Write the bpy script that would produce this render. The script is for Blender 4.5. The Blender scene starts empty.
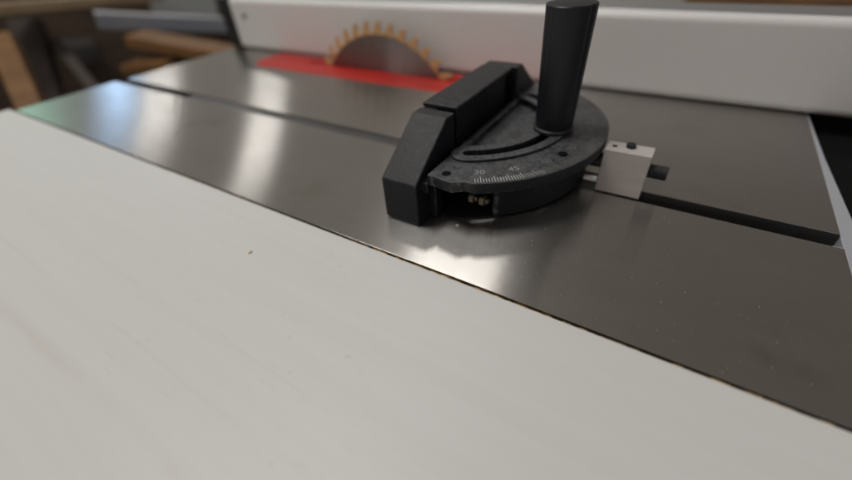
import bpy, bmesh, math, random
from mathutils import Vector, Matrix
random.seed(7)
sc = bpy.context.scene
C = sc.collection
S = 0.001
PI = math.pi

# ------------------------------------------------------------------ tagging
def tag(o, label=None, cat=None, group=None, kind=None):
    if label: o['label'] = label
    if cat: o['category'] = cat
    if group: o['group'] = group
    if kind: o['kind'] = kind
    return o

def empty(name, loc):
    o = bpy.data.objects.new(name, None); C.objects.link(o)
    o.location = Vector(loc) * S; o.empty_display_size = 0.02
    return o

def link(name, me, mat, parent=None, bevel=0, smooth=None, seg=2):
    o = bpy.data.objects.new(name, me); C.objects.link(o)
    if mat is not None:
        for m in (mat if isinstance(mat, (list, tuple)) else [mat]): me.materials.append(m)
    if parent is not None:
        o.parent = parent
        # the parents carry translations only
        w = Vector((0, 0, 0)); p = parent
        while p: w += p.location; p = p.parent
        me.transform(Matrix.Translation(-w))
    if bevel:
        b = o.modifiers.new('bevel', 'BEVEL'); b.width = bevel * S; b.segments = seg
        b.limit_method = 'ANGLE'; b.angle_limit = math.radians(40); b.harden_normals = False
    if smooth:
        for p in me.polygons: p.use_smooth = True
        me.set_sharp_from_angle(angle=math.radians(smooth))
    return o

class MB:
    """collects simple shapes (mm) in one bmesh"""
    def __init__(s): s.bm = bmesh.new()
    def box(s, x0, x1, y0, y1, z0, z1, mi=0):
        v = [s.bm.verts.new((x, y, z)) for x in (x0, x1) for y in (y0, y1) for z in (z0, z1)]
        for q in ((0,1,3,2),(4,6,7,5),(0,4,5,1),(2,3,7,6),(0,2,6,4),(1,5,7,3)):
            s.bm.faces.new([v[i] for i in q]).material_index = mi
        return s
    def prism(s, pts, axis, a0, a1):
        def P(p, a):
            return {'x': (a, p[0], p[1]), 'y': (p[0], a, p[1]), 'z': (p[0], p[1], a)}[axis]
        A = [s.bm.verts.new(P(p, a0)) for p in pts]; B = [s.bm.verts.new(P(p, a1)) for p in pts]
        n = len(pts)
        s.bm.faces.new(A); s.bm.faces.new(B[::-1])
        for i in range(n): s.bm.faces.new((A[i], A[(i+1)%n], B[(i+1)%n], B[i]))
        return s
    def tube(s, p0, p1, r0, r1=None, n=24):
        r1 = r0 if r1 is None else r1
        p0, p1 = Vector(p0), Vector(p1); d = (p1 - p0).normalized()
        a = d.orthogonal().normalized(); b = d.cross(a)
        R = []
        for p, r in ((p0, r0), (p1, r1)):
            R.append([s.bm.verts.new(p + (a*math.cos(t) + b*math.sin(t))*r) for t in [2*PI*i/n for i in range(n)]])
        for i in range(n): s.bm.faces.new((R[0][i], R[0][(i+1)%n], R[1][(i+1)%n], R[1][i]))
        s.bm.faces.new(R[0][::-1]); s.bm.faces.new(R[1])
        return s
    def lathe(s, prof, cx, cy, n=48, f=None):
        rings = []
        for r, z in prof:
            ring = []
            for i in range(n):
                t = 2*PI*i/n; k = f(t, z) if f else 1
                ring.append(s.bm.verts.new((cx + r*k*math.cos(t), cy + r*k*math.sin(t), z)))
            rings.append(ring)
        for A, B in zip(rings, rings[1:]):
            for i in range(n): s.bm.faces.new((A[i], A[(i+1)%n], B[(i+1)%n], B[i]))
        s.bm.faces.new(rings[0][::-1]); s.bm.faces.new(rings[-1])
        return s
    def mesh(s, name):
        bmesh.ops.recalc_face_normals(s.bm, faces=s.bm.faces)
        s.bm.transform(Matrix.Scale(S, 4))
        me = bpy.data.meshes.new(name); s.bm.to_mesh(me); s.bm.free(); return me
    def build(s, name, mat, parent=None, bevel=0, smooth=None, seg=2):
        return link(name, s.mesh(name), mat, parent, bevel, smooth, seg)

def poly2d(name, loops, z0, z1, bevel=0.0):
    """flat outline with holes -> slab mesh (mm)"""
    cu = bpy.data.curves.new('tmp', 'CURVE'); cu.dimensions = '2D'; cu.fill_mode = 'BOTH'
    for lp in loops:
        sp = cu.splines.new('POLY'); sp.points.add(len(lp)-1); sp.use_cyclic_u = True
        for i, p in enumerate(lp): sp.points[i].co = (p[0]*S, p[1]*S, 0, 1)
    cu.extrude = max((z1-z0)/2 - bevel, 0.01)*S
    if bevel: cu.bevel_depth = bevel*S; cu.offset = -bevel*S; cu.bevel_resolution = 2
    o = bpy.data.objects.new('tmp', cu); C.objects.link(o)
    bpy.context.view_layer.update()
    me = bpy.data.meshes.new_from_object(o.evaluated_get(bpy.context.evaluated_depsgraph_get()))
    bpy.data.objects.remove(o); bpy.data.curves.remove(cu)
    me.name = name
    me.transform(Matrix.Translation((0, 0, (z0+z1)/2*S)))
    me.materials.clear()
    return me

def arc(cx, cy, r, a0, a1, n=40):
    return [(cx + r*math.cos(math.radians(a0+(a1-a0)*i/n)), cy + r*math.sin(math.radians(a0+(a1-a0)*i/n))) for i in range(n+1)]

# ------------------------------------------------------------------ materials
def mat(name, col, rough=0.5, metal=0.0, spec=0.5, build=None):
    m = bpy.data.materials.new(name); m.use_nodes = True
    nt = m.node_tree; b = nt.nodes['Principled BSDF']
    b.inputs['Base Color'].default_value = (*col, 1); b.inputs['Roughness'].default_value = rough
    b.inputs['Metallic'].default_value = metal; b.inputs['Specular IOR Level'].default_value = spec
    if build: build(nt, b)
    return m

def N(nt, t, **k):
    n = nt.nodes.new(t)
    for a, v in k.items():
        if a.startswith('i_'): n.inputs[a[2:].replace('_', ' ')].default_value = v
        else: setattr(n, a, v)
    return n

def noise(nt, scale=(1,1,1), sc_=100.0, detail=4, rough=0.55):
    tc = N(nt, 'ShaderNodeNewGeometry')
    mp = N(nt, 'ShaderNodeMapping'); mp.inputs['Scale'].default_value = scale
    nt.links.new(tc.outputs['Position'], mp.inputs['Vector'])
    n = N(nt, 'ShaderNodeTexNoise'); n.inputs['Scale'].default_value = sc_
    n.inputs['Detail'].default_value = detail; n.inputs['Roughness'].default_value = rough
    nt.links.new(mp.outputs['Vector'], n.inputs['Vector'])
    return n.outputs['Fac']

def ramp(nt, fac, stops):
    r = N(nt, 'ShaderNodeValToRGB'); e = r.color_ramp.elements
    while len(e) < len(stops): e.new(0.5)
    for el, (p, c) in zip(e, stops):
        el.position = p; el.color = (*c, 1) if len(c) == 3 else c
    nt.links.new(fac, r.inputs['Fac']); return r.outputs['Color']

def maprange(nt, fac, a, b, c, d):
    r = N(nt, 'ShaderNodeMapRange'); r.inputs['From Min'].default_value = a; r.inputs['From Max'].default_value = b
    r.inputs['To Min'].default_value = c; r.inputs['To Max'].default_value = d
    nt.links.new(fac, r.inputs['Value']); return r.outputs['Result']

def mixc(nt, fac, a, b, mode='MIX'):
    r = N(nt, 'ShaderNodeMix', data_type='RGBA', blend_type=mode)
    if isinstance(fac, float): r.inputs[0].default_value = fac
    else: nt.links.new(fac, r.inputs[0])
    for i, v in ((6, a), (7, b)):
        if isinstance(v, tuple): r.inputs[i].default_value = (*v, 1)
        else: nt.links.new(v, r.inputs[i])
    return r.outputs[2]

def bump(nt, b, h, strength, dist):
    bp = N(nt, 'ShaderNodeBump'); bp.inputs['Strength'].default_value = strength; bp.inputs['Distance'].default_value = dist
    nt.links.new(h, bp.inputs['Height']); nt.links.new(bp.outputs['Normal'], b.inputs['Normal'])

def math_(nt, op, a, b=None):
    m = N(nt, 'ShaderNodeMath', operation=op)
    for i, v in ((0, a), (1, b)):
        if v is None: continue
        if isinstance(v, (int, float)): m.inputs[i].default_value = v
        else: nt.links.new(v, m.inputs[i])
    return m.outputs[0]

def f_steel(nt, b):
    brush = noise(nt, (25, 2200, 25), 1.0, 3, .65)      # fine grinding lines along the table
    broad = noise(nt, (6, 14, 6), 1.0, 4, .6)         # oil and wear patches
    specks = noise(nt, (1, 1, 1), 420.0, 2, .5)
    b.inputs['Metallic'].default_value = .955
    c = ramp(nt, broad, [(.3, (.455, .435, .41)), (.7, (.51, .49, .465))])
    c = mixc(nt, maprange(nt, brush, .3, .7, 0.0, .42), c, (.30, .285, .265))
    # long thin scratches in two directions, stains
    for ang, sc2, amt in ((.5, (14, 1500, 14), .5), (-.9, (20, 1700, 20), .35)):
        gg = N(nt, 'ShaderNodeNewGeometry'); mpp = N(nt, 'ShaderNodeMapping'); mpp.inputs['Rotation'].default_value = (0, 0, ang)
        mpp.inputs['Scale'].default_value = (1, 1, 1); nt.links.new(gg.outputs['Position'], mpp.inputs['Vector'])
        mp2 = N(nt, 'ShaderNodeMapping'); mp2.inputs['Scale'].default_value = sc2; nt.links.new(mpp.outputs['Vector'], mp2.inputs['Vector'])
        nn = N(nt, 'ShaderNodeTexNoise'); nn.inputs['Scale'].default_value = 1; nn.inputs['Detail'].default_value = 1; nt.links.new(mp2.outputs['Vector'], nn.inputs['Vector'])
        gate = maprange(nt, noise(nt, (9, 9, 9), 1.0 + ang*.3, 3), .5, .62, 0, amt)
        c = mixc(nt, math_(nt, 'MULTIPLY', maprange(nt, nn.outputs['Fac'], .74, .77, 0, 1), gate), c, (.78, .76, .73))
    stain = noise(nt, (22, 22, 22), 1.0, 5, .65)
    c = mixc(nt, maprange(nt, stain, .56, .72, 0.0, .4), c, (.33, .28, .235))
    sp = maprange(nt, specks, .735, .76, 0.0, .55)
    c = mixc(nt, sp, c, (.75, .72, .68))
    nt.links.new(c, b.inputs['Base Color'])
    r = maprange(nt, broad, .3, .7, .215, .235)
    r2 = math_(nt, 'ADD', r, maprange(nt, brush, .3, .7, -.02, .03))
    nt.links.new(r2, b.inputs['Roughness'])
    b.inputs['Anisotropic'].default_value = 1.0
    tg = N(nt, 'ShaderNodeCombineXYZ'); tg.inputs[1].default_value = 1.0     # ground lengthwise: gloss is wide across the lines
    nt.links.new(tg.outputs[0], b.inputs['Tangent'])
steel = mat('ground_cast_steel', (.5, .48, .45), .22, 1, build=f_steel)

def f_barsteel(nt, b):
    n = noise(nt, (30, 500, 30), 1.0, 3)
    nt.links.new(ramp(nt, n, [(.3, (.09, .09, .09)), (.7, (.14, .14, .14))]), b.inputs['Base Color'])
bar_steel = mat('dull_bar_steel', (.3, .3, .3), .42, 1, build=f_barsteel)
slot_dark = mat('iron_and_slot_shade', (.035, .032, .03), .7)  # iron underside; on the slot walls the dark colour stands for shade

def f_panel(nt, b):
    grain = noise(nt, (5, 120, 5), 1.0, 5, .6)
    soft = noise(nt, (3, 9, 3), 1.0, 3, .5)
    c = ramp(nt, grain, [(.3, (.585, .582, .565)), (.7, (.61, .607, .592))])
    c = mixc(nt, maprange(nt, soft, .35, .7, 0.0, .2), c, (.54, .53, .505))
    # worn tan stripe along the grain
    g = N(nt, 'ShaderNodeNewGeometry'); sx = N(nt, 'ShaderNodeSeparateXYZ'); nt.links.new(g.outputs['Position'], sx.inputs[0])
    wob = noise(nt, (9, 9, 9), 1.0, 2)
    for y0, w, amt in ((-.005, .005, .4), (-.034, .0022, .28), (.040, .0016, .18), (.018, .0014, .25)):
        yy = math_(nt, 'ADD', sx.outputs['Y'], maprange(nt, wob, 0, 1, -.0035, .0035))
        d = math_(nt, 'ABSOLUTE', math_(nt, 'SUBTRACT', yy, y0))
        k = maprange(nt, d, 0.0, w, 1.0, 0.0)
        k = math_(nt, 'MULTIPLY', k, maprange(nt, noise(nt, (11, 60, 11), 1.0, 4), .35, .65, .0, amt))
        c = mixc(nt, k, c, (.50, .41, .36))
    scr = noise(nt, (60, 420, 60), 1.0, 5, .7)
    zone = noise(nt, (7, 7, 7), 1.0, 2)
    k = math_(nt, 'MULTIPLY', maprange(nt, scr, .61, .68, 0, 1), maprange(nt, zone, .45, .58, 0, .2))
    c = mixc(nt, k, c, (.34, .31, .27))
    nt.links.new(c, b.inputs['Base Color'])
    dents = noise(nt, (1, 1, 1), 170.0, 2, .5)
    c = mixc(nt, math_(nt, 'MULTIPLY', maprange(nt, dents, .69, .74, 0, .28), maprange(nt, zone, .5, .6, 0, 1)), c, (.40, .38, .35))
    nt.links.new(c, b.inputs['Base Color'])
    nt.links.new(maprange(nt, soft, .3, .7, .42, .52), b.inputs['Roughness'])
    pores = noise(nt, (90, 1100, 90), 1.0, 3, .6)
    bump(nt, b, math_(nt, 'ADD', grain, math_(nt, 'MULTIPLY', pores, .5)), .12, .0003)
panel_white = mat('white_coated_plywood', (.5, .5, .5), .45, 0, .4, build=f_panel)
def f_core(nt, b):
    n = noise(nt, (60, 60, 900), 1.0, 4)
    nt.links.new(ramp(nt, n, [(.3, (.10, .06, .025)), (.7, (.36, .24, .11))]), b.inputs['Base Color'])
core = mat('plywood_core', (.3, .2, .1), .8, build=f_core)

def f_dust(nt, b):
    n = noise(nt, (1, 1, 1), 260.0, 3, .7); n2 = noise(nt, (14, 14, 14), 1.0, 2)
    c = ramp(nt, n, [(.32, (.05, .03, .013)), (.48, (.24, .15, .06)), (.66, (.62, .45, .20))])
    nt.links.new(mixc(nt, maprange(nt, n2, .45, .62, 0, .85), c, (.07, .05, .028)), b.inputs['Base Color'])
    bump(nt, b, n, .6, .001)
dust = mat('packed_sawdust', (.3, .2, .08), .9, build=f_dust)
dust_light = mat('light_sawdust', (.46, .38, .27), .9)
chip_m = mat('wood_chip', (.66, .56, .36), .85)
white_speck = mat('pale_crumb', (.8, .78, .72), .6)

def worn_edge(nt, b, c, amt, col):
    bv = N(nt, 'ShaderNodeBevel', samples=4); bv.inputs['Radius'].default_value = .0011
    g = N(nt, 'ShaderNodeNewGeometry'); dt = N(nt, 'ShaderNodeVectorMath', operation='DOT_PRODUCT')
    nt.links.new(bv.outputs[0], dt.inputs[0]); nt.links.new(g.outputs['True Normal'], dt.inputs[1])
    e = maprange(nt, dt.outputs['Value'], .985, .90, 0, 1)
    n = maprange(nt, noise(nt, (1, 1, 1), 330.0, 4, .7), .48, .6, .08, amt)
    return mixc(nt, math_(nt, 'MULTIPLY', e, n), c, col)
def cast(top, lo, hi):
    def f(nt, b):
        n = noise(nt, (1, 1, 1), 900.0, 3, .6); d = noise(nt, (1, 1, 1), 240.0, 6, .75); q = noise(nt, (1, 1, 1), 420.0, 3, .7)
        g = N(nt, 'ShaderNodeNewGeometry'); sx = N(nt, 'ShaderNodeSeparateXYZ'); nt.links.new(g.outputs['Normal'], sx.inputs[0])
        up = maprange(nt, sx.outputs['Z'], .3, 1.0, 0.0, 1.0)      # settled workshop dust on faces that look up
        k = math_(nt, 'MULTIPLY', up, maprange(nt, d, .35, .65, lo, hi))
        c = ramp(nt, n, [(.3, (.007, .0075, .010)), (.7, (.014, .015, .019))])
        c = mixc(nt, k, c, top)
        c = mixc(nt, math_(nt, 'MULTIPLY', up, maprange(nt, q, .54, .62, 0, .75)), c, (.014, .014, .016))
        c = worn_edge(nt, b, c, .8, (.15, .15, .15))
        nt.links.new(c, b.inputs['Base Color'])
        nt.links.new(maprange(nt, d, .3, .7, .40, .58), b.inputs['Roughness'])
        bump(nt, b, n, .3, .0004)
    return f
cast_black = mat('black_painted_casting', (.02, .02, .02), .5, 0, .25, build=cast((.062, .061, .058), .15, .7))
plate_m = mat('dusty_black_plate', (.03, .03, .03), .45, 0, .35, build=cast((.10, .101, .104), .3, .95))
def f_plastic(nt, b):
    n = noise(nt, (1, 1, 1), 1500.0, 2)
    nt.links.new(ramp(nt, n, [(.3, (.007, .008, .011)), (.7, (.012, .013, .017))]), b.inputs['Base Color'])
    bump(nt, b, n, .15, .0002)
plastic = mat('black_plastic', (.012, .012, .013), .42, 0, .4, build=f_plastic)
shade_black = mat('matt_shade_black', (.006, .006, .006), .95, 0, .1)  # black standing in for shade at gap, foot and hole; also the plate screw
black = mat('black_metal', (.01, .01, .01), .5)
marks = mat('scale_paint', (.42, .42, .40), .6)
marks_num = mat('faded_number_paint', (.26, .26, .25), .6)
marks_worn = mat('worn_scale_paint', (.12, .12, .115), .6)
brass = mat('brass', (.16, .135, .10), .5, 1)
def f_alu(nt, b):
    n = noise(nt, (30, 200, 200), 1.0, 3)
    nt.links.new(ramp(nt, n, [(.3, (.44, .40, .385)), (.7, (.52, .48, .465))]), b.inputs['Base Color'])
    bump(nt, b, n, .1, .0002)
block_m = mat('pale_block', (.55, .52, .5), .5, .0, .3, build=f_alu)
alu = mat('anodised_aluminium', (.62, .63, .65), .38, 1)
rail_m = mat('grey_rail', (.46, .48, .52), .35, .3)
def f_hdpe(nt, b):
    n = noise(nt, (3, 3, 9), 1.0, 3)
    c = ramp(nt, n, [(.3, (.68, .665, .655)), (.7, (.70, .685, .675))])
    rub = noise(nt, (8, 60, 60), 1.0, 5, .7)
    c = mixc(nt, maprange(nt, rub, .6, .72, 0, .12), c, (.45, .42, .40))
    nt.links.new(c, b.inputs['Base Color'])
    b.inputs['Subsurface Weight'].default_value = .25; b.inputs['Subsurface Scale'].default_value = .006
hdpe = mat('white_fence_plastic', (.6, .58, .57), .42, 0, .5, build=f_hdpe)
def f_red(nt, b):
    n = noise(nt, (20, 20, 20), 1.0, 3)
    nt.links.new(ramp(nt, n, [(.3, (.36, .010, .007)), (.7, (.46, .016, .009))]), b.inputs['Base Color'])
red = mat('red_insert', (.6, .02, .01), .4, 0, .5, build=f_red)
def f_blade(nt, b):
    n = noise(nt, (400, 400, 25), 1.0, 3)
    nt.links.new(ramp(nt, n, [(.3, (.26, .23, .225)), (.7, (.33, .30, .29))]), b.inputs['Base Color'])
    b.inputs['Anisotropic'].default_value = .9; b.inputs['Roughness'].default_value = .36      # turned in circles
    g = N(nt, 'ShaderNodeNewGeometry'); vs = N(nt, 'ShaderNodeVectorMath', operation='SUBTRACT'); vs.inputs[1].default_value = (-.320, .400, -.063)
    nt.links.new(g.outputs['Position'], vs.inputs[0]); nt.links.new(vs.outputs[0], b.inputs['Tangent'])
blade_m = mat('blade_steel', (.33, .3, .3), .3, 1, build=f_blade)
tooth_m = mat('orange_coated_carbide', (.60, .38, .17), .45, .2)
def f_wood(c0, c1):
    def f(nt, b):
        n = noise(nt, (6, 6, 22), 1.0, 5, .7)
        nt.links.new(ramp(nt, n, [(.3, c0), (.7, c1)]), b.inputs['Base Color'])
    return f
pine = mat('old_pine', (.3, .2, .1), .6, build=f_wood((.20, .14, .08), (.32, .23, .13)))
ply_or = mat('orange_plywood', (.3, .15, .05), .6, build=f_wood((.13, .062, .02), (.27, .135, .045)))
darkwood = mat('dark_workshop_wood', (.05, .03, .02), .7, build=f_wood((.05, .032, .02), (.10, .066, .042)))
def f_floor(nt, b):
    n = noise(nt, (1.5, 1.5, 1.5), 1.0, 5)
    nt.links.new(ramp(nt, n, [(.3, (.05, .038, .028)), (.7, (.09, .07, .055))]), b.inputs['Base Color'])
floor_m = mat('workshop_floor', (.07, .05, .04), .7, build=f_floor)
wall_m = mat('dim_workshop_wall', (.06, .055, .052), .9)
grey_cloth = mat('blue_grey_sheet', (.085, .068, .058), .8)
steelgrey = mat('dull_grey_paint', (.075, .07, .068), .5)
pale_m = mat('pale_grey_plastic', (.35, .36, .35), .5)

# ------------------------------------------------------------------ table saw
saw = empty('table_saw', (-270, 400, -30))
tag(saw, 'table saw with ground steel top, red throat insert and raised toothed blade', 'table saw')
XL, XR = -641, 94.3
ins = arc(-496, 387, 30, 180, 270, 12) + arc(-140, 387, 30, 270, 360, 12) + [(-110, 419)] + [(-526, 419)]
ins = [(x, y) for x, y in ins]
m1 = poly2d('table_top', [[(XL, 123.2), (XR, 123.2), (XR, 234), (XL, 234)]], -12, 0, .15)
m2 = poly2d('table_top', [[(XL+6, 247), (XR, 247), (XR, 760), (XL+6, 760)], ins], -12, 0, .15)
bm = bmesh.new(); bm.from_mesh(m1); bm.from_mesh(m2)
for f in bm.faces:
    f.normal_update(); c = f.calc_center_median()*1000
    f.material_index = 1 if abs(f.normal.y) > .9 and 233 < c.y < 248 else 0  # slot walls coloured dark in place of the shade inside
n_top = len(bm.faces)
me = bpy.data.meshes.new('table_top'); bm.to_mesh(me); bm.free()
top = link('table_top', me, [steel, slot_dark], saw)
mb = MB()
mb.box(XL+1, XR-1, 230, 250.5, -14, -10.5)          # floor of the mitre slot
mb.box(XL+.5, XR-.5, 124, 233.7, -32, -12.1)        # ribs under the top
mb.box(XL+6.5, XR-.5, 247.4, 350, -32, -12.1)
mb.box(XL+6.5, XR-.5, 424, 758, -32, -12.1)
mb.build('table_underside', slot_dark, saw)
ins_in = arc(-496, 387, 29.4, 180, 270, 12) + arc(-140, 387, 29.4, 270, 360, 12) + [(-110.6, 418.4)] + [(-525.4, 418.4)]
kerf = [(-446, 396.5), (-192, 396.5), (-192, 403), (-446, 403)]
link('throat_insert', poly2d('throat_insert', [ins_in, kerf], -5, .2, .4), red, saw)
# blade, standing 54 mm out of the table
BX, BY, BZ, BR = -320, 400, -63, 113
NT = 40
blade = MB().prism(arc(BX, BZ, BR-8, 0, 360, 160)[:-1], 'y', BY-.9, BY+.9).build('saw_blade', blade_m, saw)
for k in range(NT):
    a = 360/NT*k
    if BZ + BR*math.sin(math.radians(a)) < -12: continue
    q = []
    for da, r in ((3.9, BR-8.6), (2.6, BR-3), (-.1, BR+4.6), (-1.9, BR+5.0), (-1.5, BR-1), (-2.6, BR-6.4), (-5.2, BR-8.8)):
        t = math.radians(180-a+da); q.append((BX + r*math.cos(t), BZ + r*math.sin(t)))
    MB().prism(q, 'y', BY-1.6, BY+1.6).build('tooth', tooth_m, blade)
# extruded rail along the right end of the table
rp = [(94.8, -24), (104.5, -24), (104.5, -2.4), (102.5, -1.2), (94.8, -1.2)]
mb = MB().prism([(94.9, 60), (106.5, 60), (104.5, 216), (102.4, 268), (98.6, 345), (96.4, 425), (96.0, 700), (94.9, 700)], 'z', -24, -1.2)
mb.prism([(90.2, -1.0), (95.2, -1.0), (95.2, -8), (90.2, -8)], 'y', 229.5, 236.5)
mb.build('side_rail', rail_m, saw, bevel=.6)
MB().box(-600, 60, 160, 700, -420, -32.4).build('cabinet', black, saw, bevel=6)

# ------------------------------------------------------------------ rip fence
fen = empty('rip_fence', (-260, 450, 0))
tag(fen, 'long rip fence with a thick white plastic face standing behind the blade', 'rip fence')
MB().box(-619, 240, 421, 437.5, 1.2, 69).build('fence_face', hdpe, fen, bevel=6, seg=5)
mb = MB(); mb.box(-619, 240, 444, 486, 1.0, 67.6); mb.box(-612, 236, 437.3, 444.2, 4, 55)
mb.build('fence_beam', alu, fen, bevel=1.5)
MB().box(-643, -619.3, 420, 487, .8, 70).build('end_cap', black, fen, bevel=3)
for x, z in ((-588, 46), (-121, 42)):
    MB().tube((x, 420.7, z), (x, 424, z), 4.0).build('screw', brass if x > -300 else black, fen)
MB().box(107.5, 260, 120, 560, -60, -14).build('gap_shade_block', shade_black, fen, bevel=2)  # black slab added to stand in for the dark gap beside the table

# ------------------------------------------------------------------ mitre gauge
g = empty('mitre_gauge', (-119, 241, 0))
tag(g, 'black cast mitre gauge with tall handle and degree scale sitting on the steel table', 'mitre gauge')
CX, CY = -119, 241
MB().box(-482, -6, 234.7, 246.3, -9.5, -.9).build('guide_bar', bar_steel, g, bevel=.5)
def mir(pts): return [(2*CY - y, z) for y, z in pts]
nearp = [(150.3, .8), (150.3, 27.5), (187, 53), (196, 53), (196, .8)]
mb = MB()
mb.prism(nearp, 'x', -131, -107.5); mb.prism([(y, z+1.8) for y, z in mir(nearp)[:-2]] + [(285.4, 54.8), (285.4, .8)], 'x', -131, -103.8)
mb.box(-130.6, -121, 194, 288, 2, 52)                     # thin web behind the recesses
mb.box(-130.8, -109.5, 203, 279, 6, 52.3)                 # centre wall
mb.box(-131.3, -107.3, 198.6, 283.4, 52.1, 55)            # cap strip
mb.box(-110, -104, 157, 325, 20, 27)                      # ledge that carries the plate
mb.build('fence_bar', cast_black, g, bevel=.9, seg=3)
# protractor plate
R0 = 90.3
outer = [(-104.5, 158.5), (-88.5, 156.6), (-82.5, 161.0)] + arc(CX, CY, R0, -62.5, 62.5, 60) + [(-82.5, 321), (-88.5, 325.4), (-104.5, 323.5)]
inner = [(-104.5+6, 215)]
def slot_loop(ri, ro, a):
    rc = (ri+ro)/2; w = (ro-ri)/2
    L = arc(CX, CY, ro, -a, a, 50)
    e = math.radians(a); c = (CX + rc*math.cos(e), CY + rc*math.sin(e))
    L += [(c[0] + w*math.cos(e+PI*i/10), c[1] + w*math.sin(e+PI*i/10)) for i in range(1, 10)]
    L += arc(CX, CY, ri, a, -a, 50)
    c = (CX + rc*math.cos(-e), CY + rc*math.sin(-e))
    L += [(c[0] + w*math.cos(-e-PI+PI*i/10), c[1] + w*math.sin(-e-PI+PI*i/10)) for i in range(1, 10)]
    return L
slot = slot_loop(54.8, 61.2, 65)
rin = 50.5
a_in = math.degrees(math.acos((-101.5-CX)/rin))
recess = arc(CX, CY, rin, -a_in, a_in, 40)
link('protractor_plate', poly2d('protractor_plate', [outer, slot, recess], 25.5, 32, .5), plate_m, g)
link('inner_web', poly2d('inner_web', [arc(CX, CY, rin+1, -a_in-1, a_in+1, 30)], 20, 27.5, .3), plate_m, g)
link('slot_rim', poly2d('slot_rim', [slot_loop(48.9, 67.1, 66), slot_loop(54.8, 61.2, 65)], 31.5, 33.6, .45), plate_m, g)
# skirt and foot under the plate
sk = arc(CX, CY, 82, -54, 54, 40) + arc(CX, CY, 76, 54, -54, 40)
link('skirt', poly2d('skirt', [sk], 4.5, 24.2, .6), cast_black, g)
foot = [(-107, 168)] + [(-96, 166)] + arc(CX, CY, 77, -66, 66, 50) + [(-96, 316), (-107, 314)]
link('foot', poly2d('foot', [foot], .7, 3, .6), shade_black, g)  # coloured black for the shade beneath the plate
MB().box(-107.6, -102.5, 163, 172, 2, 25.4).build('gusset', cast_black, g, bevel=.6)
MB().box(-104, -70, 192, 290, 4.8, 24.3).build('hub', cast_black, g, bevel=2)
for x in (-83, -76.5):
    mb = MB(); mb.tube((x-1.6, 172, 15.5), (x+1.6, 172, 15.5), 3.3, n=20); mb.tube((x+1.5, 172, 15.5), (x+3.6, 172, 15.5), 1.8)
    mb.build('stop_screw', brass, g, bevel=.4, smooth=30)
MB().tube((-95.5, 164, 31.9), (-95.5, 164, 32.2), 2.6).build('hole', shade_black, g)
MB().tube((-46, 212, 31.9), (-46, 212, 32.9), 2.6).build('plate_screw', shade_black, g, bevel=.3)
# degree scale
def ticks(name, a0, a1, m):
    mb = MB()
    for a in range(a0, a1+1):
        L = 5.6 if a % 5 == 0 else 3.9
        t = math.radians(a); u = Vector((math.cos(t), math.sin(t))); v = Vector((-u.y, u.x)); w = .21
        r1 = R0 - 1.3; r0 = r1 - L
        q = [Vector((CX, CY)) + u*r + v*s_ for r, s_ in ((r0, -w), (r1, -w), (r1, w), (r0, w))]
        mb.prism([(p.x, p.y) for p in q], 'z', 31.98, 32.12)
    return mb.build(name, m, g)
ticks('scale_marks', -62, -45, marks)
ticks('scale_marks', -44, -37, marks_num)
ticks('scale_marks', -36, 60, marks_worn)
def number(txt, ang, m):
    cu = bpy.data.curves.new('t', 'FONT'); cu.body = txt; cu.size = 6.3*S; cu.align_x = 'CENTER'; cu.extrude = .06*S
    cu.align_y = 'CENTER'
    o = bpy.data.objects.new('t', cu); C.objects.link(o); bpy.context.view_layer.update()
    me = bpy.data.meshes.new_from_object(o.evaluated_get(bpy.context.evaluated_depsgraph_get()))
    bpy.data.objects.remove(o); bpy.data.curves.remove(cu)
    t = math.radians(ang)
    me.transform(Matrix.Translation(((CX+78.5*math.cos(t))*S, (CY+78.5*math.sin(t))*S, 32.08*S)) @ Matrix.Rotation(t+PI/2, 4, 'Z'))
    me.materials.clear(); link('scale_number', me, m, g)
number('30', -60, marks_num); number('45', -46, marks_num); number('60', -31, marks_worn)
number('75', -15, marks_worn); number('90', 0, marks_worn); number('75', 15, marks_worn)
number('60', 30, marks_worn); number('45', 45, marks_worn); number('30', 60, marks_worn)
# handle
HX, HY = -61, 241
prof = [(11.0, 36), (11.4, 37.2), (11.6, 42)] + [(11.6 + 1.7*(i/8), 42 + 58*(i/8)) for i in range(1, 9)] + [(13.4, 102.3), (12.9, 102.9), (10.6, 103.2), (5, 103.5)]
def lobes(t, z):
    k = 0
    for gt in (-131, -22, 50, 158):
        d = (math.degrees(t) - gt + 180) % 360 - 180
        k += math.exp(-(d/6.5)**2)
    return 1 - .075*k*min(1, max(0, (z-42)/8)) + .0
MB().lathe(prof, HX, HY, 144, lobes).build('handle', plastic, g, smooth=35)
MB().lathe([(9.5, 33.5), (12.4, 33.9), (12.4, 35.4), (11, 36.3), (6, 36.4)], HX, HY, 48).build('washer', cast_black, g, smooth=30)
# pale stop block carried on the bar
blk = MB().box(-27.5, -1.6, 235.2, 248.6, .6, 29).build('stop_block', block_m, g, bevel=.5)
MB().tube((-14.5, 243.5, 28.5), (-14.5, 243.5, 31.2), 2.9, n=6).build('set_screw', black, blk, bevel=.3)
MB().tube((-23, 241.5, 28.9), (-23, 241.5, 29.15), 1.5).build('screw_hole', black, blk)
MB().tube((-1.7, 241.5, 17.6), (8.6, 241.5, 17.6), 4.1, n=32).build('adjuster_pin', cast_black, blk, bevel=.5, smooth=30)
MB().tube((-38, 241.5, 18.5), (-27.2, 241.5, 18.5), 4.6, n=32).build('adjuster_knob', black, g, bevel=.5, smooth=30)
MB().tube((-36, 239, 7), (-27.6, 239, 7), 3.4, n=24).build('collar', alu, g, bevel=.4, smooth=30)

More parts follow.
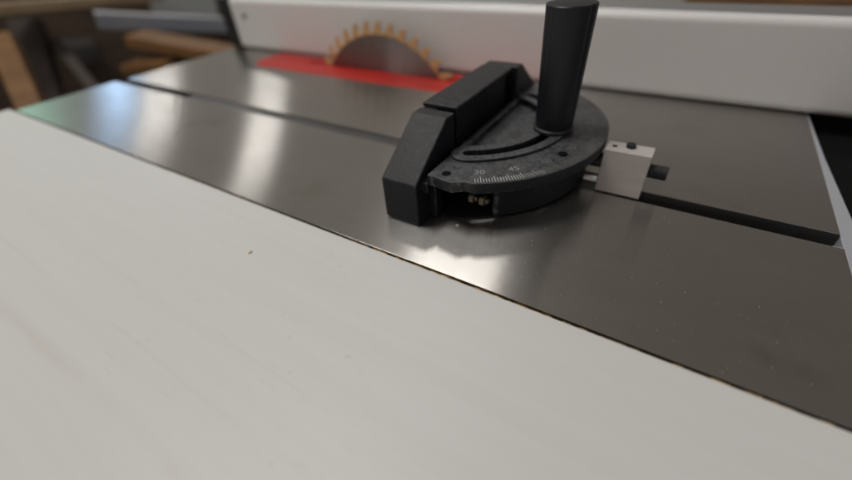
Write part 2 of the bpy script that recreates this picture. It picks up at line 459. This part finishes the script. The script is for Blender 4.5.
# ------------------------------------------------------------------ white work board in front
bd = MB()
bd.box(-655, 420, -560, 121.5, -1.4, -.1, 0); bd.box(-654.6, 419.6, -559.6, 121.2, -19, -1.38, 1)
tag(bd.build('work_board', [panel_white, core], bevel=.3), 'large white coated plywood board lying flush along the front of the steel table', 'board')
# sawdust packed in the joint
v = []; mb = MB()
x = -640.0
while x < 300:
    dx = random.uniform(2, 7); w = random.uniform(.7, 1.5) if x > -140 else random.uniform(.2, .7)
    mb.box(x, x+dx*1.02, 121.52, 121.52+w*.8, -4, -.45-random.uniform(0, .5)); x += dx
tag(mb.build('sawdust_line', dust), 'brown sawdust packed in the joint between board and steel table', 'sawdust', kind='stuff')
def chip(x, y, z, r, m, label, cat='chip'):
    bm = bmesh.new(); bmesh.ops.create_icosphere(bm, subdivisions=2, radius=r)
    for vv in bm.verts:
        vv.co *= random.uniform(.7, 1.25); vv.co.z *= .5
    bm.transform(Matrix.Translation((x, y, z + r*.4))); bm.transform(Matrix.Scale(S, 4))
    me = bpy.data.meshes.new('wood_chip'); bm.to_mesh(me); bm.free()
    return tag(link('wood_chip', me, m), label, cat)
chip(-181, 86, -.1, 1.1, chip_m, 'tiny tan wood chip lying alone on the white board left of centre')
chip(-88, 162, 0, .85, white_speck, 'bright white crumb on the steel table just in front of the mitre gauge')

# fine dust over everything: one thing nobody could count
verts = []; faces = []
def crumb(x, y, z, r):
    n = len(verts); a0 = random.uniform(0, 6.28); L = random.uniform(.7, 1.8)
    for k in range(5):
        a = a0 + k*1.2566; rr = r*random.uniform(.6, 1.1)
        verts.append(((x + rr*L*math.cos(a)*math.cos(a0) - rr*math.sin(a)*math.sin(a0))*S, (y + rr*L*math.cos(a)*math.sin(a0) + rr*math.sin(a)*math.cos(a0))*S, (z+.02)*S))
    verts.append((x*S, y*S, (z + r*.8)*S))
    for k in range(5): faces.append((n+k, n+(k+1)%5, n+5))
for i in range(520):
    x = random.triangular(-300, 92, 20); y = random.uniform(124, 233) if random.random() < .75 else random.uniform(249, 350)
    if math.hypot(x+119, y-241) < 96: continue
    crumb(x, y, 0, random.uniform(.08, .2) if random.random() < .9 else random.uniform(.2, .3))
for i in range(150):
    crumb(random.uniform(-220, 60), random.uniform(10, 120), -.1, random.uniform(.05, .16))
for i in range(130):
    crumb(random.uniform(0, 92), random.choice((random.uniform(235, 238), random.uniform(243, 246.5))), -10.5, random.uniform(.2, .5))
me = bpy.data.meshes.new('sawdust'); me.from_pydata(verts, [], faces)
tag(link('sawdust', me, dust_light), 'fine pale sawdust scattered over the steel table and white board', 'sawdust', kind='stuff')

# ------------------------------------------------------------------ far things of the workshop
MB().box(-6000, 4000, -3000, 6000, -960, -900).build('floor', floor_m)['kind'] = 'structure'

CAM = Vector((0, 0, 140))
fwd = Vector((-0.43861357, 0.63987848, -0.63101004)); right = Vector((0.84943557, 0.52442325, -0.05864696)); up = Vector((-0.29338941, 0.56172573, 0.77355469))
def at(px, py, r):
    """world point (mm) seen at photo pixel, r mm away horizontally"""
    d = fwd + right*((px-426)/390.2) - up*((py-240)/390.2)
    return CAM + d*(r/math.hypot(d.x, d.y))
def beam(name, a, b, w, h, m, label, cat):
    """straight squared timber or bar from a to b"""
    a, b = Vector(a), Vector(b); d = (b-a).normalized(); s_ = d.cross(Vector((0,0,1))).normalized(); u = s_.cross(d)
    bm = bmesh.new(); V = [bm.verts.new(p + s_*i*w/2 + u*j*h/2) for p in (a, b) for i, j in ((-1,-1),(1,-1),(1,1),(-1,1))]
    for q in ((0,1,2,3),(7,6,5,4),(0,4,5,1),(1,5,6,2),(2,6,7,3),(3,7,4,0)): bm.faces.new([V[i] for i in q])
    bmesh.ops.recalc_face_normals(bm, faces=bm.faces); bm.transform(Matrix.Scale(S, 4))
    me = bpy.data.meshes.new(name); bm.to_mesh(me); bm.free()
    return tag(link(name, me, m, bevel=3), label, cat)
beam('wooden_plank', at(-60, 14, 1700), at(150, -4, 1900), 160, 26, pine, 'pale wooden plank across the top left corner, out of focus', 'plank')
beam('metal_bar', at(96, 20, 1600), at(232, 25, 1650), 60, 44, alu, 'shiny grey metal bar beyond the left end of the saw table', 'metal bar')
beam('plywood_offcut', at(136, 38, 1500), at(250, 58, 1300), 90, 30, ply_or, 'orange brown plywood offcut beyond the far left corner of the table', 'offcut')
beam('timber_upright', at(2, 40, 1500), at(40, 124, 1300), 50, 50, ply_or, 'slanted orange brown wooden leg at the left edge', 'wooden leg')
beam('wooden_batten', at(690, -1, 1700), at(930, 2, 1700), 180, 30, ply_or, 'brown wooden batten seen over the top of the white fence', 'batten')
beam('grey_post', at(26, 20, 1900), at(52, 108, 1800), 90, 40, grey_cloth, 'dull blue grey upright beside the slanted wooden leg', 'post')
beam('dark_cabinet', at(-200, 70, 2500), at(260, 40, 2700), 500, 760, darkwood, 'dark brown wooden cabinet in the blurred background behind the bar', 'cabinet')
beam('grey_hose', at(54, 40, 1900), at(96, 92, 1500), 30, 26, grey_cloth, 'dull grey hose in the dark corner beyond the table end', 'hose')
beam('tool_box', at(66, 52, 2100), at(96, 50, 2100), 200, 70, steelgrey, 'dim grey tool box blurred behind the end of the table', 'tool box')
beam('timber_scrap', at(132, 66, 1500), at(176, 62, 1400), 90, 24, ply_or, 'short brown timber scrap under the orange brown offcut', 'timber scrap')
beam('pale_crate', at(150, 2, 2100), at(214, 2, 2100), 200, 90, pale_m, 'pale grey crate blurred behind the metal bar', 'crate')

# ------------------------------------------------------------------ light
w = bpy.data.worlds.new('World'); sc.world = w; w.use_nodes = True
bg = w.node_tree.nodes['Background']; bg.inputs[0].default_value = (1.0, .90, .80, 1); bg.inputs[1].default_value = 1.0
wt = w.node_tree; tcw = N(wt, 'ShaderNodeTexCoord'); sw = N(wt, 'ShaderNodeSeparateXYZ')       # window side of the room is brighter
wt.links.new(tcw.outputs['Generated'], sw.inputs[0])
wt.links.new(ramp(wt, maprange(wt, sw.outputs['X'], -1, 1, 0, 1), [(0.0, (.26, .24, .215)), (.22, (.235, .22, .195)), (.5, (.155, .136, .12)), (1.0, (.12, .105, .095))]), bg.inputs[0])

def area(name, pos, target, sx, sy, power, col, along=None):
    l = bpy.data.lights.new(name, 'AREA'); l.shape = 'RECTANGLE'; l.size = sx; l.size_y = sy
    l.energy = power; l.color = col
    o = bpy.data.objects.new(name, l); C.objects.link(o)
    pos, target = Vector(pos), Vector(target)
    z = (pos - target).normalized()
    x = Vector(along).normalized() if along else Vector((0, 0, 1)).cross(z).normalized()
    y = z.cross(x).normalized(); x = y.cross(z).normalized()
    M = Matrix((x, y, z)).transposed().to_4x4(); M.translation = pos; o.matrix_world = M
    return o
# panel over the far side of the saw and the main one above the board
area('ceiling_and_fill_panel', (-1.0, 1.4, 2.0), (-1.0, 1.4, 0), .66, .3, 8.5, (1, .98, .95), along=(1, 0, 0))
area('work_lamp', (-.72, .0, 1.55), (-.2, .05, 0), .6, .6, 13.8, (1, .98, .95), along=(1, 0, 0))
# lamps further down the room
area('ceiling_tube', (-4.5, 2.9, 2.0), (-4.5, 2.9, 0), .05, .6, 10, (1, .98, .95), along=(1, 0, 0))
area('ceiling_tube', (-7.0, 2.9, 2.0), (-7.0, 2.9, 0), .13, .6, 13, (1, .98, .95), along=(1, 0, 0))
# window far left: blue sky, green garden beside it
area('window_light', (-6.0, 2.2, 1.2), (0, .3, 0), .26, .7, 3.2, (.42, .66, 1.0))
area('garden_light', (-6.4, 1.15, 1.4), (0, .3, 0), .5, .9, 2.0, (.40, .88, .68))
# weak unseen fill added behind the camera to brighten the fence face
area('ceiling_and_fill_panel', (-.4, -2.2, 2.0), (-.3, -.2, .1), 1.2, .8, 9, (1, .96, .92))
# cool daylight from the right of the room
area('door_light', (3.5, .6, 1.2), (0, .2, 0), 1.2, 1.6, 9, (.62, .76, 1.0))

# ------------------------------------------------------------------ camera
cam = bpy.data.cameras.new('camera'); co = bpy.data.objects.new('camera', cam); C.objects.link(co)
M = Matrix((right.normalized(), up.normalized(), -fwd.normalized())).transposed().to_4x4(); M.translation = CAM*S
co.matrix_world = M
cam.sensor_width = 36; cam.lens = 390.2/852*36; cam.clip_start = .005; cam.clip_end = 60
cam.dof.use_dof = True; cam.dof.focus_distance = .195; cam.dof.aperture_fstop = 3.0
sc.camera = co
sc.view_settings.view_transform = 'Standard'; sc.view_settings.look = 'None'; sc.view_settings.gamma = 1
sc.view_settings.exposure = 0
sc.render.engine = 'CYCLES'
sc.cycles.use_denoising = True
